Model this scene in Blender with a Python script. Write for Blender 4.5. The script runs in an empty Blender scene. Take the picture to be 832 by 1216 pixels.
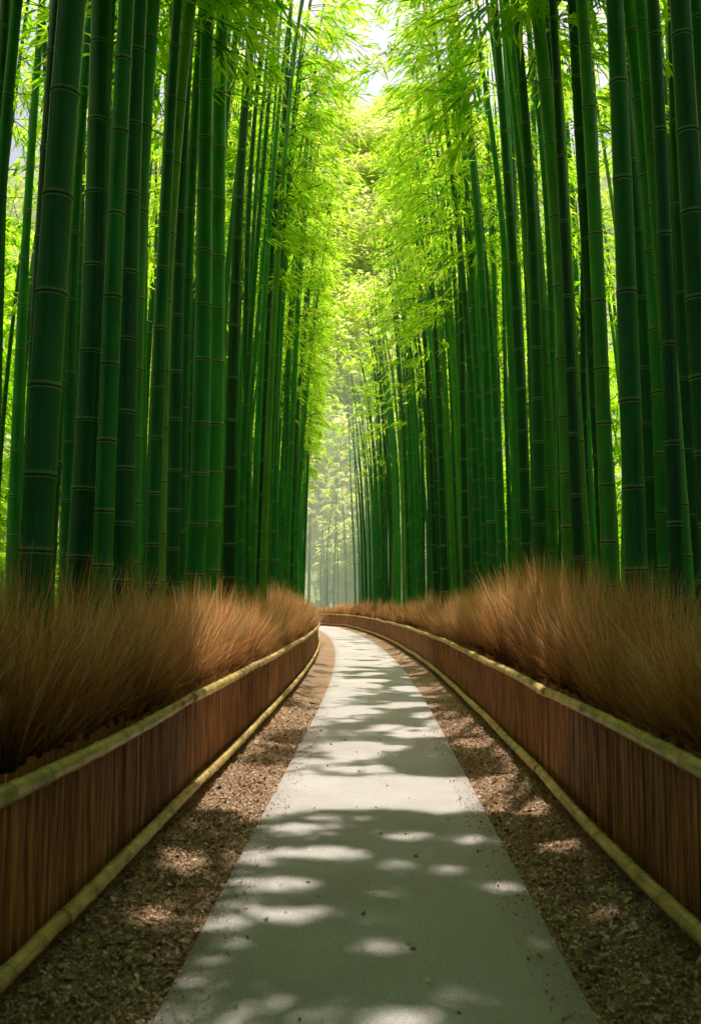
import bpy, math, numpy as np
from mathutils import Vector
rng = np.random.default_rng(7)
R = math.radians
scene = bpy.context.scene

# ------------------------------------------------------------------ layout
H_CAM = 1.6
def cx(y):
    y = np.asarray(y, float)
    return -0.0012*np.maximum(0, y-12)**2 - 0.022*np.maximum(0, y-63)**2
SUN_EL, SUN_AZ = R(66), R(6)
S = np.array([math.sin(SUN_AZ)*math.cos(SUN_EL), math.cos(SUN_AZ)*math.cos(SUN_EL), math.sin(SUN_EL)])

# ------------------------------------------------------------------ helpers
def build_mesh(name, V, Q, mats=(), mi=None, smooth=True):
    V = np.asarray(V, np.float32).reshape(-1, 3); Q = np.asarray(Q, np.int32).reshape(-1, 4)
    me = bpy.data.meshes.new(name)
    me.vertices.add(len(V)); me.vertices.foreach_set('co', V.ravel())
    me.loops.add(Q.size); me.loops.foreach_set('vertex_index', Q.ravel())
    me.polygons.add(len(Q))
    me.polygons.foreach_set('loop_start', np.arange(0, Q.size, 4, dtype=np.int32))
    me.polygons.foreach_set('loop_total', np.full(len(Q), 4, np.int32))
    if mi is not None: me.polygons.foreach_set('material_index', np.asarray(mi, np.int32))
    me.polygons.foreach_set('use_smooth', np.full(len(Q), smooth))
    for m in mats: me.materials.append(m)
    me.update(calc_edges=True)
    return me
def add_obj(name, me, parent=None, loc=(0,0,0), rot=(0,0,0), scale=(1,1,1)):
    o = bpy.data.objects.new(name, me); scene.collection.objects.link(o)
    o.location = loc; o.rotation_euler = rot; o.scale = scale
    if parent: o.parent = parent
    return o
class Acc:
    def __init__(s): s.V=[]; s.Q=[]; s.M=[]; s.n=0
    def add(s, V, Q, m=0):
        V=np.asarray(V,float).reshape(-1,3); Q=np.asarray(Q).reshape(-1,4)
        s.V.append(V); s.Q.append(Q+s.n); s.n+=len(V)
        s.M.append(np.full(len(Q), m) if np.isscalar(m) else np.asarray(m))
    def get(s): return np.concatenate(s.V), np.concatenate(s.Q), np.concatenate(s.M)
def tube(P, r, n=10, mseg=None):
    P=np.asarray(P,float); r=np.broadcast_to(r,(len(P),))
    T=np.gradient(P,axis=0); T/=np.linalg.norm(T,axis=1)[:,None]+1e-9
    ref=np.array([0,0,1.]) if abs(T[0,2])<.8 else np.array([0,1.,0])
    A=np.cross(T,ref); A/=np.linalg.norm(A,axis=1)[:,None]; B=np.cross(T,A)
    a=np.arange(n)*2*math.pi/n
    V=P[:,None]+r[:,None,None]*(np.cos(a)[None,:,None]*A[:,None]+np.sin(a)[None,:,None]*B[:,None])
    i=np.arange(len(P)-1)[:,None]*n; j=np.arange(n)[None]; k=(j+1)%n
    Q=np.stack([i+j,i+k,i+n+k,i+n+j],-1).reshape(-1,4)
    M=np.repeat(mseg if mseg is not None else np.zeros(len(P)-1,int), n)
    return V.reshape(-1,3),Q,M
NG = rng.random((64,64))
def vnoise(x,y,seed=0):
    x=np.asarray(x,float)+seed*7.3+100; y=np.asarray(y,float)+seed*3.1+100
    xi=np.floor(x).astype(int); yi=np.floor(y).astype(int); fx=x-xi; fy=y-yi
    fx=fx*fx*(3-2*fx); fy=fy*fy*(3-2*fy)
    g=lambda a,b: NG[a%64,b%64]
    return (g(xi,yi)*(1-fx)+g(xi+1,yi)*fx)*(1-fy)+(g(xi,yi+1)*(1-fx)+g(xi+1,yi+1)*fx)*fy

# ------------------------------------------------------------------ materials
def new_mat(name):
    m=bpy.data.materials.new(name); m.use_nodes=True; nt=m.node_tree
    for n in list(nt.nodes): nt.nodes.remove(n)
    out=nt.nodes.new('ShaderNodeOutputMaterial')
    return m,nt,out
def N(nt,t,**kw):
    n=nt.nodes.new(t)
    for k,v in kw.items(): setattr(n,k,v)
    return n
def ramp(nt,fac,stops):
    r=N(nt,'ShaderNodeValToRGB'); e=r.color_ramp.elements
    e[0].position,e[0].color=stops[0][0],(*stops[0][1],1); e[1].position,e[1].color=stops[-1][0],(*stops[-1][1],1)
    for p,c in stops[1:-1]:
        x=e.new(p); x.color=(*c,1)
    nt.links.new(fac,r.inputs[0]); return r
def noise(nt,scale,detail=4,vec=None,rough=.6):
    n=N(nt,'ShaderNodeTexNoise'); n.inputs['Scale'].default_value=scale; n.inputs['Detail'].default_value=detail
    n.inputs['Roughness'].default_value=rough
    if vec is not None: nt.links.new(vec,n.inputs['Vector'])
    return n
def mapping(nt,scale,kind='Object'):
    tc=N(nt,'ShaderNodeTexCoord'); mp=N(nt,'ShaderNodeMapping'); mp.inputs['Scale'].default_value=scale
    nt.links.new(tc.outputs[kind],mp.inputs['Vector']); return mp.outputs[0]
def mixc(nt,fac,a,b,mode='MIX'):
    m=N(nt,'ShaderNodeMix',data_type='RGBA',blend_type=mode)
    for s,v in ((m.inputs[0],fac),(m.inputs[6],a),(m.inputs[7],b)):
        if hasattr(v,'links'): nt.links.new(v,s)
        else: s.default_value = v if not isinstance(v,tuple) else (*v,1)
    return m.outputs[2]

def culm_mat(name,stops,rough=.36):
    m,nt,out=new_mat(name)
    oi=N(nt,'ShaderNodeObjectInfo')
    r=ramp(nt,oi.outputs['Random'],stops)
    v=mapping(nt,(14,14,.5)); n1=noise(nt,2.0,5,v)
    v2=mapping(nt,(3,3,1.2)); n2=noise(nt,1.5,6,v2)
    c=mixc(nt,n1.outputs[0],r.outputs[0],(.6,.6,.55),'MULTIPLY')
    c1=ramp(nt,n2.outputs[0],[(.3,(.55,.6,.5)),(.55,(1,1,1)),(.75,(1.4,1.2,.8))])
    c=mixc(nt,.9,c,c1.outputs[0],'MULTIPLY')
    b=N(nt,'ShaderNodeBsdfPrincipled'); nt.links.new(c,b.inputs['Base Color'])
    b.inputs['Roughness'].default_value=rough
    bp=N(nt,'ShaderNodeBump'); bp.inputs['Strength'].default_value=.15; bp.inputs['Distance'].default_value=.01
    nt.links.new(n1.outputs[0],bp.inputs['Height']); nt.links.new(bp.outputs[0],b.inputs['Normal'])
    nt.links.new(b.outputs[0],out.inputs[0]); return m
M_CULM=culm_mat('bamboo_culm',[(0,(.005,.08,.016)),(.35,(.011,.18,.032)),(.65,(.022,.31,.04)),(.87,(.055,.42,.035)),(1,(.20,.46,.05))])
M_RING=culm_mat('bamboo_node_ring',[(0,(.16,.38,.14)),(1,(.36,.52,.21))],.6)
M_SCAR=culm_mat('bamboo_node_scar',[(0,(.02,.06,.02)),(1,(.05,.11,.03))],.7)
M_BRANCH=culm_mat('bamboo_branch',[(0,(.04,.12,.02)),(1,(.09,.18,.03))],.6)

def leaf_mat(name,cols,trans,tfac=.55):
    m,nt,out=new_mat(name)
    g=N(nt,'ShaderNodeNewGeometry'); 
    r=ramp(nt,g.outputs['Random Per Island'],cols)
    rt=ramp(nt,g.outputs['Random Per Island'],trans)
    d=N(nt,'ShaderNodeBsdfDiffuse'); nt.links.new(r.outputs[0],d.inputs['Color'])
    t=N(nt,'ShaderNodeBsdfTranslucent'); nt.links.new(rt.outputs[0],t.inputs['Color'])
    mx=N(nt,'ShaderNodeMixShader'); mx.inputs[0].default_value=tfac
    nt.links.new(d.outputs[0],mx.inputs[1]); nt.links.new(t.outputs[0],mx.inputs[2])
    nt.links.new(mx.outputs[0],out.inputs[0]); return m
M_LEAF=leaf_mat('bamboo_leaf',[(0,(.10,.28,.012)),(.6,(.18,.40,.018)),(1,(.38,.50,.04))],
                [(0,(.32,.78,.012)),(.6,(.60,.93,.03)),(1,(.93,.98,.09))],.76)
M_FARLEAF=leaf_mat('hazed_foliage',[(0,(.40,.56,.12)),(1,(.64,.72,.25))],[(0,(.78,.94,.20)),(1,(.98,.98,.44))],.68)  # pale leaf colours carry painted haze for the far trees

# ------------------------------------------------------------------ bamboo templates
def leaves_from(origin, heading, rs, L=(.18,.32), W=.036, spread=.7, droop=(-.9,.15)):
    n=len(origin)
    h=heading+rs.normal(0,spread,n); el=rs.uniform(droop[0],droop[1],n)
    d=np.stack([np.cos(h)*np.cos(el),np.sin(h)*np.cos(el),np.sin(el)],-1)
    side=np.stack([-np.sin(h),np.cos(h),rs.normal(0,.35,n)],-1); side/=np.linalg.norm(side,axis=1)[:,None]
    l=rs.uniform(*L,n)[:,None]; w=W*rs.uniform(.7,1.2,n)[:,None]
    a=origin; b=origin+d*l*.38+side*w*.5; c=origin+d*l+np.array([0,0,-1.])*l*.18; e=origin+d*l*.38-side*w*.5
    return np.stack([a,b,c,e],1)
def template(seed, H=17., r0=.09, lean=1.8, zc=9.0, nb=15, tw=13, lf=5, sides=12, node=.62, leafscale=1.15, toward=.6):
    rs=np.random.default_rng(seed); ph=rs.uniform(0,6.28); amp=rs.uniform(.02,.12)
    def axis(z):
        z=np.asarray(z,float); t=np.clip((z-4)/(H-4),0,1)
        x=lean*t**2.1+amp*np.sin(z*.35+ph)-amp*math.sin(ph); y=amp*.8*np.sin(z*.28+ph*2)-amp*.8*math.sin(ph*2)
        zz=z-.10*lean*t**3*2
        return np.stack([x,y,zz],-1)
    acc=Acc()
    zs=[-.1]; rr=[r0]; ms=[]
    z=rs.uniform(.1,.5)
    while z<H-.3:
        f=(1-.80*(z/H)**1.3); r=r0*f
        for dz,kr,m in ((-.045,1.0,0),(-.014,1.03,0),(-.004,1.05,1),(.003,1.00,2),(.010,1.07,2),(.030,1.02,1),(.06,.985,0)):
            zs.append(z+dz); rr.append(r*kr); ms.append(m)
        z+=node*(.55+.65*min(1,z/4))*rs.uniform(.88,1.1)*(1 if z<11 else .8)
    zs.append(H); rr.append(r0*.12); ms.append(0)
    V,Q,M=tube(axis(zs),np.array(rr),sides,np.array(ms)); acc.add(V,Q,M)
    LV=[]
    for i in range(nb):
        u=(i+.6*rs.random())/nb; zb=zc+(H-zc-.2)*u
        p0=axis(zb); az=rs.uniform(0,6.28)
        if rs.random()<toward: az=rs.normal(0,.75)
        el=rs.uniform(.2,.7); ln=rs.uniform(1.2,2.5)*(1-.45*u)*(0.75+.5*math.sin(math.pi*min(1,u+.15)))
        s=np.linspace(0,1,6); d=np.array([math.cos(az)*math.cos(el),math.sin(az)*math.cos(el),math.sin(el)])
        P=p0+d*ln*s[:,None]; P[:,2]-=.60*ln*s**2.2
        v,q,m=tube(P,np.linspace(.013,.004,6),3,np.full(5,3)); acc.add(v,q,m)
        st=rs.uniform(.2,1,tw)
        pt=p0+d*ln*st[:,None]; pt[:,2]-=.60*ln*st**2.2
        ta=az+rs.choice([-1,1],tw)*rs.uniform(.1,1.0,tw); tl=rs.uniform(.2,.65,tw)*(1.25-st*.6)
        td=np.stack([np.cos(ta),np.sin(ta),rs.uniform(-.35,-.02,tw)],-1)
        for k in range(lf):
            o=pt+td*(tl*(k+.5)/lf)[:,None]*1.3
            LV.append(leaves_from(o,ta,rs,L=(.18*leafscale,.33*leafscale),W=.038*leafscale,spread=.5,droop=(-.75,.05)))
    LV=np.concatenate(LV)
    return acc.get(), LV
CF=culm_mat('bamboo_culm_hazed',[(0,(.24,.54,.42)),(1,(.42,.66,.50))],.6)  # pale blue-green: distance haze painted into the culm colour
MATS=[M_CULM,M_RING,M_SCAR,M_BRANCH,M_LEAF]
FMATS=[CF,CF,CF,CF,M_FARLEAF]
def assemble(name,stem,LV,mats=MATS):
    V,Q,M=stem; n=len(V); k=len(LV)
    V2=np.concatenate([V,LV.reshape(-1,3)]); Q2=np.concatenate([Q,n+np.arange(k*4).reshape(-1,4)])
    return build_mesh(name,V2,Q2,mats,np.concatenate([M,np.full(k,4)]))
TEMPL=[];DENSE=[];SPARSE=[];FART=[];EDGE=[]
for i in range(8):
    Hh,r_,l_,n_=rng.uniform(16,19),rng.uniform(.055,.125),rng.uniform(.8,1.5),rng.uniform(.55,.8)
    t=template(100+i,H=Hh,r0=r_,lean=l_,node=n_)
    TEMPL.append((t,assemble('bamboo_mesh',*t)))
    t=template(120+i,H=Hh,r0=r_*1.12,lean=l_,node=n_,nb=26,leafscale=1.3,sides=16)
    DENSE.append((t,assemble('bamboo_dense_mesh',*t)))
for i in range(6):
    t=template(150+i,H=rng.uniform(15.5,18.5),r0=rng.uniform(.06,.11),lean=rng.uniform(.5,1.3),nb=7,tw=10,lf=4,leafscale=1.3,sides=9,node=rng.uniform(.55,.8),toward=.2)
    SPARSE.append((t,assemble('bamboo_inner_mesh',*t)))
for i in range(4):
    t=template(200+i,H=rng.uniform(15,18),r0=.10,lean=rng.uniform(.6,1.2),nb=11,tw=6,lf=4,sides=6,leafscale=2.0)
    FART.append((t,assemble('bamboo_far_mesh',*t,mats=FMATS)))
for i in range(4):
    t=template(250+i,H=rng.uniform(13,16),r0=.07,lean=rng.uniform(.8,1.5),zc=1.0,nb=26,tw=8,lf=4,sides=6,leafscale=2.6,toward=0)
    EDGE.append((t,assemble('bamboo_edge_mesh',*t)))

# sunlit openings in the canopy (ground metres)
ELL=[(.14,3.69,.20,.12),(.34,3.94,.12,.09),(-.58,3.58,.14,.10),(-.38,4.93,.20,.12),(-.76,4.80,.15,.10),(.02,4.50,.15,.09),
(-.02,4.85,.10,.07),(.72,5.43,.17,.11),(.76,4.6,.14,.09),(-.50,5.43,.22,.13),(.07,5.28,.14,.08),(-.30,6.10,.26,.15),(-.74,6.0,.14,.12),
(.12,5.85,.13,.10),(.45,5.75,.12,.09),(.7,6.5,.20,.13),(-1.2,5.9,.17,.2),(-1.15,4.9,.14,.13),(1.15,5.0,.13,.11),(-.5,6.78,.24,.11),(.25,6.55,.18,.11),(1.2,6.3,.16,.16)]
r2=np.random.default_rng(77)
for i in range(120):
    yy=9.0+21*r2.random()**.9; k=r2.uniform(.10,.30)*(1+yy/40); ELL.append((r2.uniform(-1.5,1.5),yy,k,k*r2.uniform(.7,1.2)))
def lit(x,y):
    u=x-cx(y); m=np.zeros(len(x),bool)
    sub=np.where((np.abs(u)<2)&(y>2.8)&(y<32))[0]
    if len(sub):
        us,ys=u[sub],y[sub]; mm=np.zeros(len(sub),bool)
        for a,b,rx,ry in ELL: mm|=((us-a)/(rx*1.12))**2+((ys-b)/(ry*1.25))**2<1
        m[sub]=mm
    n1=vnoise(u*3,y*3,1); n2=vnoise(u*.9,y*1.8,2); n3=vnoise(u*2.2,y*2.6,3)
    m|=(np.abs(y-8.05)<.62+.4*n1)&(np.abs(u)<1.7)
    thr=np.interp(y,[20,26,34],[.75,.50,.30])
    m|=(y>20)&(y<80)&(np.abs(u)<2.0)&(.5*n2+.5*n3>thr)
    m|=(y>8.8)&(y<13.5)&(np.abs(u)>1.25)&(np.abs(u)<3.1)
    m|=(y>16)&(y<60)&(np.abs(u)>1.3)&(np.abs(u)<2.5)&(n2>.5)
    return m
grove=bpy.data.objects.new('bamboo_grove',None); scene.collection.objects.link(grove)
cnt=0
def place(side,u,y,row):
    global cnt
    x=cx(y)+side*u
    if y>62: T=FART
    elif row<2 and y<13.5: T=DENSE
    elif row<1: T=TEMPL
    else: T=SPARSE
    (stem,LV),me=T[rng.integers(len(T))]
    ang=(0 if side<0 else math.pi)+rng.normal(0,.35 if u<3.3 else 1.2)
    sc=rng.uniform(.9,1.1)
    if u<5.6:
        c,s=math.cos(ang),math.sin(ang); Rm=np.array([[c,-s,0],[s,c,0],[0,0,1]])
        def keepf(C):
            W=C@Rm.T+np.array([x,y,0]); t=W[:,2]/S[2]; g=W-S*t[:,None]
            k=~lit(g[:,0],g[:,1])
            uu=np.abs(W[:,0]-cx(W[:,1]))
            lim=(.0+.75*vnoise(W[:,2]*.7,W[:,1]*.5,20+side))*np.clip((W[:,1]-17)/6,0,1)
            inner=((uu<lim)|(side*(W[:,0]-cx(W[:,1]))<-.7))&(W[:,1]>17)
            return k&(~inner|(rng.random(len(W))<.35))
        LVs=LV*sc; LVs=LVs[keepf(LVs.mean(1))]
        V,Q,M=stem[0]*sc,stem[1],stem[2]
        kq=(M!=3); idx=np.where(M==3)[0]; kq[idx]=keepf(V[Q[idx]].mean(1))
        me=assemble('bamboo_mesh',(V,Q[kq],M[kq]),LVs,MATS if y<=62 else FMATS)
        add_obj('bamboo_tree' if y<40 else 'grove_culm',me,None if y<40 else grove,(x,y,0),(0,0,ang))
    else:
        add_obj('grove_culm',me,grove,(x,y,0),(rng.normal(0,.012),rng.normal(0,.012),ang),(sc,sc,sc))
    cnt+=1
for side in (-1,1):
    u=2.4
    row=0
    while u<9.5:
        y=(-12 if row<3 else (-6 if row<6 else 3))+rng.random()*.5
        sp=[.70,.95,1.2][row] if row<3 else 1.6
        while y<(66 if side>0 else 76):
            place(side,u+rng.uniform(-.22,.25)*(1 if row<3 else 1.6),y,row)
            y+=sp*rng.uniform(.5,1.5)*(1.25 if y>40 else 1)
        u+=.62 if row<3 else 1.15
        row+=1
    for y in np.arange(1,70,1.8):
        for uu in (11,13.5):
            yy=y+rng.uniform(-.8,.8); me=EDGE[rng.integers(4)][1]; sc=rng.uniform(.85,1.1)
            add_obj('grove_edge',me,grove,(float(cx(yy))+side*(uu+rng.uniform(-1,1)),yy,0),(0,0,rng.uniform(0,6.28)),(sc,sc,sc))
# grove beyond the clearing at the bend
for i in range(70):
    y=rng.uniform(92,112); x=rng.uniform(-26,16)
    me=FART[rng.integers(4)][1]
    sc=rng.uniform(.85,1.15)
    add_obj('grove_culm',me,grove,(x,y,0),(0,0,rng.uniform(0,6.28)),(sc,sc,sc))
print('bamboos',cnt)

# ------------------------------------------------------------------ ground, verge, path
YS=np.concatenate([np.arange(-14,20,.12),np.arange(20,86,.5)])
def strip(name,us,zf,mat,ys=YS):
    us=np.asarray(us); Y,U=np.meshgrid(ys,us,indexing='ij')
    X=cx(Y)+U; Z=zf(U,Y)
    V=np.stack([X,Y,Z],-1).reshape(-1,3); n=len(us); i=np.arange(len(ys)-1)[:,None]*n; j=np.arange(n-1)[None]
    Q=np.stack([i+j,i+j+1,i+n+j+1,i+n+j],-1).reshape(-1,4)
    return build_mesh(name,V,Q,[mat])
def ground_mat(name,stops,scale,bump,dist=.02,rough=.9,lo=(.78,.78,.78),hi=(1.1,1.09,1.06)):
    m,nt,out=new_mat(name); v=mapping(nt,(1,1,1))
    n1=noise(nt,scale,8,v,.7); n2=noise(nt,.8,6,v,.65)
    vo=N(nt,'ShaderNodeTexVoronoi'); vo.inputs['Scale'].default_value=scale*2.2; nt.links.new(v,vo.inputs['Vector'])
    r=ramp(nt,n1.outputs[0],stops)
    r2=ramp(nt,n2.outputs[0],[(.3,lo),(.7,hi)])
    c=mixc(nt,1.0,r.outputs[0],r2.outputs[0],'MULTIPLY')
    b=N(nt,'ShaderNodeBsdfPrincipled'); nt.links.new(c,b.inputs['Base Color']); b.inputs['Roughness'].default_value=rough
    ad=N(nt,'ShaderNodeMath',operation='ADD'); nt.links.new(n1.outputs[0],ad.inputs[0]); nt.links.new(vo.outputs['Distance'],ad.inputs[1])
    bp=N(nt,'ShaderNodeBump'); bp.inputs['Strength'].default_value=bump; bp.inputs['Distance'].default_value=dist
    nt.links.new(ad.outputs[0],bp.inputs['Height']); nt.links.new(bp.outputs[0],b.inputs['Normal'])
    nt.links.new(b.outputs[0],out.inputs[0]); return m
M_PATH=ground_mat('path_concrete',[(.3,(.35,.32,.32)),(.5,(.54,.50,.50)),(.72,(.72,.67,.66))],70,.4,.006,.85,lo=(.82,.80,.78),hi=(1.08,1.08,1.08))
M_VERGE=ground_mat('verge_mulch',[(.3,(.22,.115,.065)),(.5,(.55,.34,.21)),(.72,(.76,.54,.38))],60,.9,.02)
M_GROUND=ground_mat('forest_floor',[(.3,(.08,.08,.025)),(.55,(.20,.18,.06)),(.75,(.32,.26,.11))],9,.8,.05)
gm=build_mesh('ground',[(-600,-400,-.03),(600,-400,-.03),(600,900,-.03),(-600,900,-.03)],[(0,1,2,3)],[M_GROUND])
add_obj('ground',gm)
def vz(U,Y):
    a=np.clip((np.abs(U)-.85)/.6,0,2)
    return -.012+.05*a**1.5*(.6+.9*vnoise(Y*.9,U*.5,5))+.045*(vnoise(U*5,Y*5,6)-.4)*np.clip(a*4,0,1)+.02*(vnoise(U*22,Y*22,8)-.5)*np.clip(a*4,0,1)
verge=bpy.data.objects.new('gravel_verge',None); scene.collection.objects.link(verge)
add_obj('left_side',strip('verge',np.linspace(-1.75,-.72,22),vz,M_VERGE),verge)
add_obj('right_side',strip('verge',np.linspace(.72,1.75,22),vz,M_VERGE),verge)
pu=np.array([-.87,-.85,-.6,-.3,0,.3,.6,.85,.87])
def pz(U,Y): return np.where(np.abs(U)>.86,-.03,.016-.006*(U/.85)**2)
add_obj('footpath',strip('footpath',pu,pz,M_PATH))

def chips(n,ulo,uhi,ymax,both=True,size=(.012,.035),on=vz,dens=1.6):
    y=1.5+(ymax-1.5)*rng.random(n)**dens; u=rng.uniform(ulo,uhi,n)*(rng.choice([-1,1],n) if both else 1)
    z=on(u,y)+.004; a=rng.uniform(0,6.28,n); l=rng.uniform(*size,n); w=l*rng.uniform(.4,.9,n)
    tx=rng.normal(0,.45,n); ty=rng.normal(0,.45,n)
    q=[]
    for sx,sy in ((-1,-.3),(.2,-1),(1,.25),(-.3,1)):
        px=sx*l; py=sy*w; X=px*np.cos(a)-py*np.sin(a); Y=px*np.sin(a)+py*np.cos(a)
        q.append(np.stack([cx(y)+u+X,y+Y,z+px*tx+py*ty+rng.uniform(0,.005,n)],-1))
    return np.stack(q,1)
def island_mat(name,cols,rough=.8,trans=0,lit_tip=None):
    m,nt,out=new_mat(name); g=N(nt,'ShaderNodeNewGeometry'); r=ramp(nt,g.outputs['Random Per Island'],cols)
    col=r.outputs[0]
    if lit_tip:
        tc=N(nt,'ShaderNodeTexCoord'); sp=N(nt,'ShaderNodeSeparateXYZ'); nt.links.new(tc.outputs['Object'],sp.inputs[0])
        mr=N(nt,'ShaderNodeMapRange'); mr.inputs['From Min'].default_value=lit_tip[0]; mr.inputs['From Max'].default_value=lit_tip[1]
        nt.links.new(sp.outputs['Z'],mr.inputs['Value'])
        tr=ramp(nt,mr.outputs[0],[(0,(.30,.22,.17)),(.45,(.85,.80,.76)),(1,(1.45,1.55,1.75))])  # height ramp: bleached tips painted brighter as if sunlit, bases darker
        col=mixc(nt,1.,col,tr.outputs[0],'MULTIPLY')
    b=N(nt,'ShaderNodeBsdfDiffuse'); nt.links.new(col,b.inputs['Color'])
    last=b.outputs[0]
    if trans:
        t=N(nt,'ShaderNodeBsdfTranslucent'); nt.links.new(col,t.inputs['Color'])
        mx=N(nt,'ShaderNodeMixShader'); mx.inputs[0].default_value=trans
        nt.links.new(b.outputs[0],mx.inputs[1]); nt.links.new(t.outputs[0],mx.inputs[2]); last=mx.outputs[0]
    nt.links.new(last,out.inputs[0]); return m
M_CHIP=island_mat('litter_chips',[(0,(.22,.12,.07)),(.5,(.56,.36,.22)),(.85,(.76,.56,.40)),(1,(.88,.75,.62))])
C=np.concatenate([chips(70000,.84,1.45,13,size=(.004,.012)),chips(9000,.86,1.45,16,size=(.010,.026)),chips(4500,.66,.9,14,size=(.003,.010),on=lambda u,y:np.full(len(u),.014)),
   chips(160,0,.8,12,size=(.006,.022),on=lambda u,y:np.full(len(u),.014))])
add_obj('leaf_litter',build_mesh('leaf_litter',C.reshape(-1,3),np.arange(len(C)*4).reshape(-1,4),[M_CHIP],smooth=False))

# ------------------------------------------------------------------ fences
def wood_mat():
    m,nt,out=new_mat('brushwood'); v=mapping(nt,(60,60,2.2)); n1=noise(nt,1,6,v); v2=mapping(nt,(.7,.7,.7)); n2=noise(nt,1,3,v2)
    r=ramp(nt,n1.outputs[0],[(.3,(.055,.015,.003)),(.5,(.30,.11,.024)),(.72,(.66,.31,.08))])
    r2=ramp(nt,n2.outputs[0],[(.3,(.6,.55,.55)),(.7,(1.2,1.15,1.1))]); c=mixc(nt,1.,r.outputs[0],r2.outputs[0],'MULTIPLY')
    b=N(nt,'ShaderNodeBsdfPrincipled'); nt.links.new(c,b.inputs['Base Color']); b.inputs['Roughness'].default_value=.7
    bp=N(nt,'ShaderNodeBump'); bp.inputs['Strength'].default_value=.5; bp.inputs['Distance'].default_value=.01
    nt.links.new(n1.outputs[0],bp.inputs['Height']); nt.links.new(bp.outputs[0],b.inputs['Normal'])
    nt.links.new(b.outputs[0],out.inputs[0]); return m
M_WOOD=wood_mat()
def pole_mat(name,cols,rough=.45):
    m,nt,out=new_mat(name); v=mapping(nt,(18,1.3,18)); n1=noise(nt,1.5,6,v); v2=mapping(nt,(6,6,6)); n2=noise(nt,1,6,v2,.7)
    r=ramp(nt,n1.outputs[0],cols); r2=ramp(nt,n2.outputs[0],[(.35,(.5,.5,.45)),(.55,(1,1,1)),(.7,(1.1,1.1,1))])
    c=mixc(nt,1.,r.outputs[0],r2.outputs[0],'MULTIPLY')
    b=N(nt,'ShaderNodeBsdfPrincipled'); nt.links.new(c,b.inputs['Base Color']); b.inputs['Roughness'].default_value=rough
    nt.links.new(b.outputs[0],out.inputs[0]); return m
M_POLE=pole_mat('rail_bamboo',[(.3,(.46,.30,.08)),(.5,(.74,.53,.18)),(.7,(.82,.65,.29))])
M_POLEN=pole_mat('rail_node',[(.3,(.14,.10,.04)),(.7,(.26,.2,.09))],.7)
for side in (-1,1):
    fence=bpy.data.objects.new('brushwood_fence',None); scene.collection.objects.link(fence)
    ypts=np.concatenate([np.arange(-5,22,.024),np.arange(22,84,.07)])
    n=len(ypts); prof=np.tile([0,.012,.016,.010],n//4+1)[:n]+rng.uniform(-.004,.004,n)
    prof+=.014*rng.random(n//6+1).repeat(6)[:n]
    top=.90+.05*vnoise(ypts*.7,0,9)+rng.uniform(-.02,.03,n//4+1).repeat(4)[:n]
    zr=np.array([-.05,.3,.6,1.]); rows=[]
    for k,zz in enumerate(zr):
        uu=1.50-prof+rng.uniform(-.003,.003,n)
        rows.append(np.stack([cx(ypts)+side*uu,ypts,zz*top],-1))
    V=np.stack(rows,1).reshape(-1,3); i=np.arange(n-1)[:,None]*4; j=np.arange(3)[None]
    Q=np.stack([i+j,i+4+j,i+5+j,i+1+j],-1).reshape(-1,4)
    add_obj('brush_panel',build_mesh('brush_panel',V,Q,[M_WOOD],smooth=False),fence)
    for nm,zr_,off in (('top_rail',.87,1.43),('bottom_rail',.17,1.42),('back_rail',.80,1.56)):
        a=Acc(); y0=-5+rng.random()
        while y0<84:
            ln=rng.uniform(3.4,4.6); y1=y0+ln
            yy=[];rr=[];mm=[]; yk=y0; 
            while yk<y1:
                step=rng.uniform(.28,.42); yk2=min(yk+step,y1)
                for t,k,m in ((0,1.0,0),(.015,1.0,0),(step*.5,.96,0),(step-.022,.98,0),(step-.012,1.10,1),(step-.004,1.10,1)):
                    if yk+t<y1: yy.append(yk+t); rr.append(k); mm.append(m)
                yk=yk2
            # closed, slightly rounded cut ends
            yy=np.array([yy[0]-.006,yy[0]-.005]+yy+[yy[-1]+.005,yy[-1]+.006]); rr=[.02,.85]+rr+[.85,.02]; mm=[0,0]+mm+[0,0]
            r=.040*np.array(rr)*np.interp(yy,[y0,y1],[1.04,.93])
            b1,b2=rng.normal(0,.012,2); s=(yy-y0)/ln
            P=np.stack([cx(yy)+side*(off+b2*.5*np.sin(s*math.pi)+.006*s),yy,zr_+b1*np.sin(s*math.pi)+.004*s],-1)
            v,q,m=tube(P,r,12,np.array(mm[:-1])); a.add(v,q,m)
            y0=y1-.03
        V,Q,M=a.get(); add_obj(nm,build_mesh(nm,V,Q,[M_POLE,M_POLEN],M),fence)
    a=Acc()
    for yp in np.arange(-4,84,1.8):
        P=np.stack([np.full(2,float(cx(yp))+side*1.585),np.full(2,yp),np.array([-.1,.95])],-1)
        v,q,m=tube(P,.035,8); a.add(v,q,m)
    V,Q,M=a.get(); add_obj('posts',build_mesh('posts',V,Q,[M_WOOD]),fence)

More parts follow.
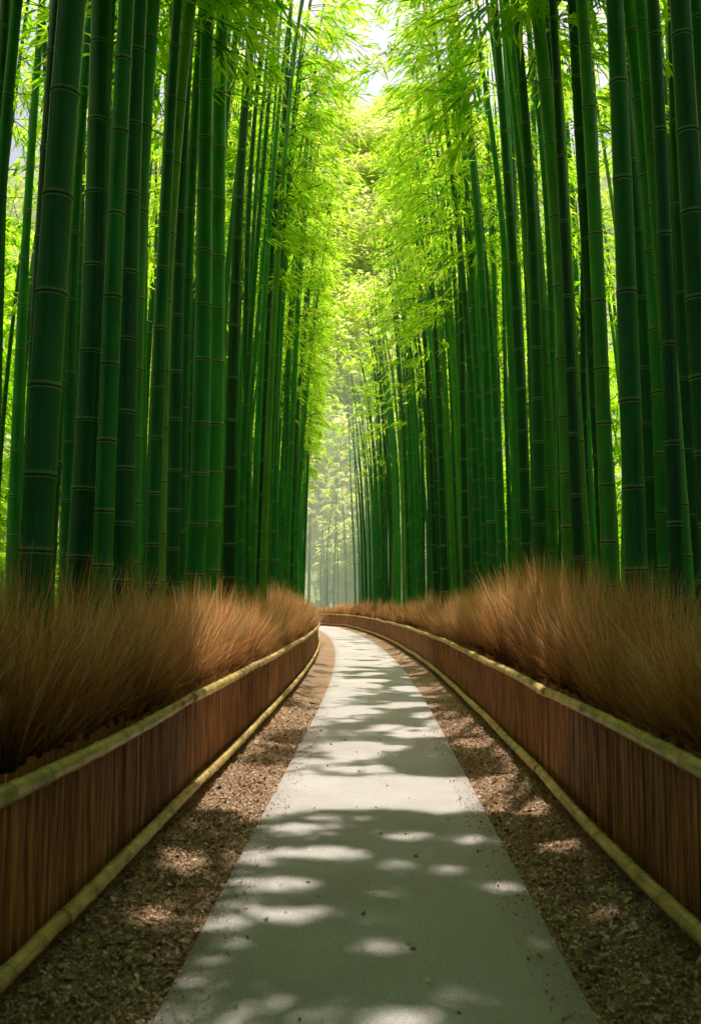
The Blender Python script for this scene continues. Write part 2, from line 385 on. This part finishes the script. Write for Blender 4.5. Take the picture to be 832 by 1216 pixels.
# ------------------------------------------------------------------ dry brush hedge
M_BRUSH=island_mat('dry_brush',[(0,(.28,.09,.02)),(.35,(.56,.25,.07)),(.75,(.66,.38,.15)),(1,(.68,.54,.34))],.6,.5,lit_tip=(.85,1.5))
def brush(seed,nb,width):
    rs=np.random.default_rng(seed)
    nt_=12; tc=rs.uniform(-.45,.45,nt_); tu=rs.uniform(.02,.95,nt_); th=rs.uniform(.45,1.4,nt_); tly=rs.normal(0,.28,nt_)
    k_=rs.integers(0,nt_,nb)
    y=tc[k_]+rs.normal(0,.05,nb); u=np.clip(tu[k_]+rs.normal(0,.05,nb),0,1.05)
    hb=np.sqrt(np.clip(1-((u-.42)/.75)**2,0.02,1))
    z0=rs.uniform(.55,.88,nb)
    ztop=.98+(.16+.52*hb)*th[k_]*rs.uniform(.3,1.15,nb)
    lu=-(.42-u)*.62*rs.uniform(.1,1.2,nb)+rs.normal(0,.11,nb)
    ly=tly[k_]+(y-tc[k_])*3.0+rs.normal(0,.10,nb)
    a=rs.uniform(0,6.28,nb); wx,wy=np.cos(a)*width,np.sin(a)*width
    s=np.array([0,.35,.7,1.]); wd=np.array([1,.95,.65,.12])
    V=np.zeros((nb,4,2,3))
    for k in range(4):
        c=np.stack([u+lu*s[k]**1.8,y+ly*s[k]**1.6,z0+(ztop-z0)*s[k]-.25*(np.abs(lu)+np.abs(ly))*s[k]**3],-1)
        off=np.stack([wx,wy,np.zeros(nb)],-1)*wd[k]
        V[:,k,0]=c-off; V[:,k,1]=c+off
    b=np.arange(nb)[:,None]*8; q=[]
    for k in range(3): q.append(np.concatenate([b+2*k,b+2*k+1,b+2*k+3,b+2*k+2],1))
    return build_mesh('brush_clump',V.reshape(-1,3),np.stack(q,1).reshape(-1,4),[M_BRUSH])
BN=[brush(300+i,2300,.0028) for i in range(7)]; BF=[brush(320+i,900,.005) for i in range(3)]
M_BED=ground_mat('brush_bed',[(.3,(.06,.025,.008)),(.6,(.16,.08,.03)),(.8,(.28,.14,.05))],30,.9,.05)
for side in (-1,1):
    hedge=bpy.data.objects.new('brush_hedge',None); scene.collection.objects.link(hedge)
    y=-4.
    while y<84:
        B=BN if y<22 else BF
        hs=.84+.34*float(vnoise(y*.75,side*3,11))+rng.normal(0,.03)
        rz=0 if side>0 else math.pi
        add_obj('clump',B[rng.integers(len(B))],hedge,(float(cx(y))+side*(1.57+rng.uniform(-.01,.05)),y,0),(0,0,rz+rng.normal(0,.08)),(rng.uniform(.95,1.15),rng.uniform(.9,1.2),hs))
        y+=.42 if y<22 else .6
    def bz(U,Y):
        a=(np.abs(U)-1.54)/1.1; return .02+(.80+.1*vnoise(U*4,Y*3,4))*np.sqrt(np.clip(1-(2*np.clip(a,0,1)-.8)**2/1.45,0,1))*np.clip(a*9+.6,0,1)
    us=np.linspace(1.545,2.62,12); us=us if side>0 else -us[::-1]
    add_obj('brush_bed',strip('brush_bed',us,bz,M_BED),hedge)

# ------------------------------------------------------------------ wooded hill
rs=np.random.default_rng(5)
gx=np.linspace(-260,260,70); gy=np.linspace(112,420,70); GY,GX=np.meshgrid(gy,gx,indexing='ij')
def hz(X,Y): return np.clip((Y-116)/125,0,1)**.95*122*(.85+.25*vnoise(X/60,Y/60,12))+2*vnoise(X/9,Y/9,13)-2.5
n=len(gx); i=np.arange(len(gy)-1)[:,None]*n; j=np.arange(n-1)[None]
Q=np.stack([i+j,i+j+1,i+n+j+1,i+n+j],-1).reshape(-1,4)
M_HILL=ground_mat('hill_grass',[(.3,(.34,.46,.14)),(.55,(.52,.64,.24)),(.75,(.66,.74,.34))],.6,.5,.05)
hill=build_mesh('hill',np.stack([GX,GY,hz(GX,GY)],-1).reshape(-1,3),Q,[M_HILL]); hillo=add_obj('wooded_hill',hill)
crowns=[]
for i in range(4):
    k=280; d=rs.normal(size=(k,3)); d/=np.linalg.norm(d,axis=1)[:,None]; d[:,2]=np.abs(d[:,2])*1.1-.2
    p=d*np.array([3.6,3.6,4.2])*rs.uniform(.55,1.05,k)[:,None]*(.75+.5*vnoise(d[:,0]*2.5+i,d[:,1]*2.5+d[:,2]*2,i)[:,None])
    LVv=leaves_from(p+np.array([0,0,3.]),np.arctan2(d[:,1],d[:,0]),rs,L=(.5,1.1),W=.42,spread=1.2,droop=(-.6,.3))
    crowns.append(build_mesh('hill_tree',LVv.reshape(-1,3),np.arange(k*4).reshape(-1,4),[M_FARLEAF]))
for i in range(470):
    y=rs.uniform(118,246); x=rs.uniform(-52,30)
    s=rs.uniform(1.0,1.9)
    add_obj('tree_crown',crowns[rs.integers(4)],hillo,(x,y,float(hz(np.array(x),np.array(y)))),(0,0,rs.uniform(0,6.28)),(s,s,s))

# ------------------------------------------------------------------ mist hanging in the clearing
vm,nt,out=new_mat('mist'); vs=N(nt,'ShaderNodeVolumeScatter'); vs.inputs['Color'].default_value=(.96,1,.95,1)
vs.inputs['Density'].default_value=.007; vs.inputs['Anisotropy'].default_value=0
nt.links.new(vs.outputs[0],out.inputs['Volume'])
bx=[(x,y,z) for z in (-.02,24) for x,y in ((-60,68),(50,68),(50,126),(-60,126))]
mist=build_mesh('mist',bx,[(3,2,1,0),(4,5,6,7),(0,1,5,4),(1,2,6,5),(2,3,7,6),(3,0,4,7)],[vm],smooth=False)
add_obj('mist',mist)

# ------------------------------------------------------------------ light, sky, camera
w=bpy.data.worlds.new('World'); scene.world=w; w.use_nodes=True; nt=w.node_tree
bg=nt.nodes['Background']; sk=nt.nodes.new('ShaderNodeTexSky'); sk.sky_type='NISHITA'; sk.sun_disc=False
sk.dust_density=7; sk.ozone_density=1.0
sk.sun_elevation=SUN_EL; sk.sun_rotation=SUN_AZ; nt.links.new(sk.outputs[0],bg.inputs[0]); bg.inputs[1].default_value=.14
L=bpy.data.lights.new('sun','SUN'); L.energy=5; L.angle=R(.5); L.color=(1,.93,.80)
lo=bpy.data.objects.new('sun',L); scene.collection.objects.link(lo)
lo.rotation_euler=Vector(S).to_track_quat('Z','Y').to_euler()
cam=bpy.data.cameras.new('camera'); co=bpy.data.objects.new('camera',cam); scene.collection.objects.link(co)
cam.sensor_fit='VERTICAL'; cam.sensor_height=36; cam.lens=1100/1216*36; cam.clip_end=2000; cam.clip_start=.05
co.location=(0,0,H_CAM); co.rotation_euler=(R(95.7),0,R(1.46))
cam.dof.use_dof=True; cam.dof.focus_distance=11; cam.dof.aperture_fstop=3.2
scene.camera=co
scene.view_settings.view_transform='Standard'; scene.view_settings.look='None'; scene.view_settings.exposure=0
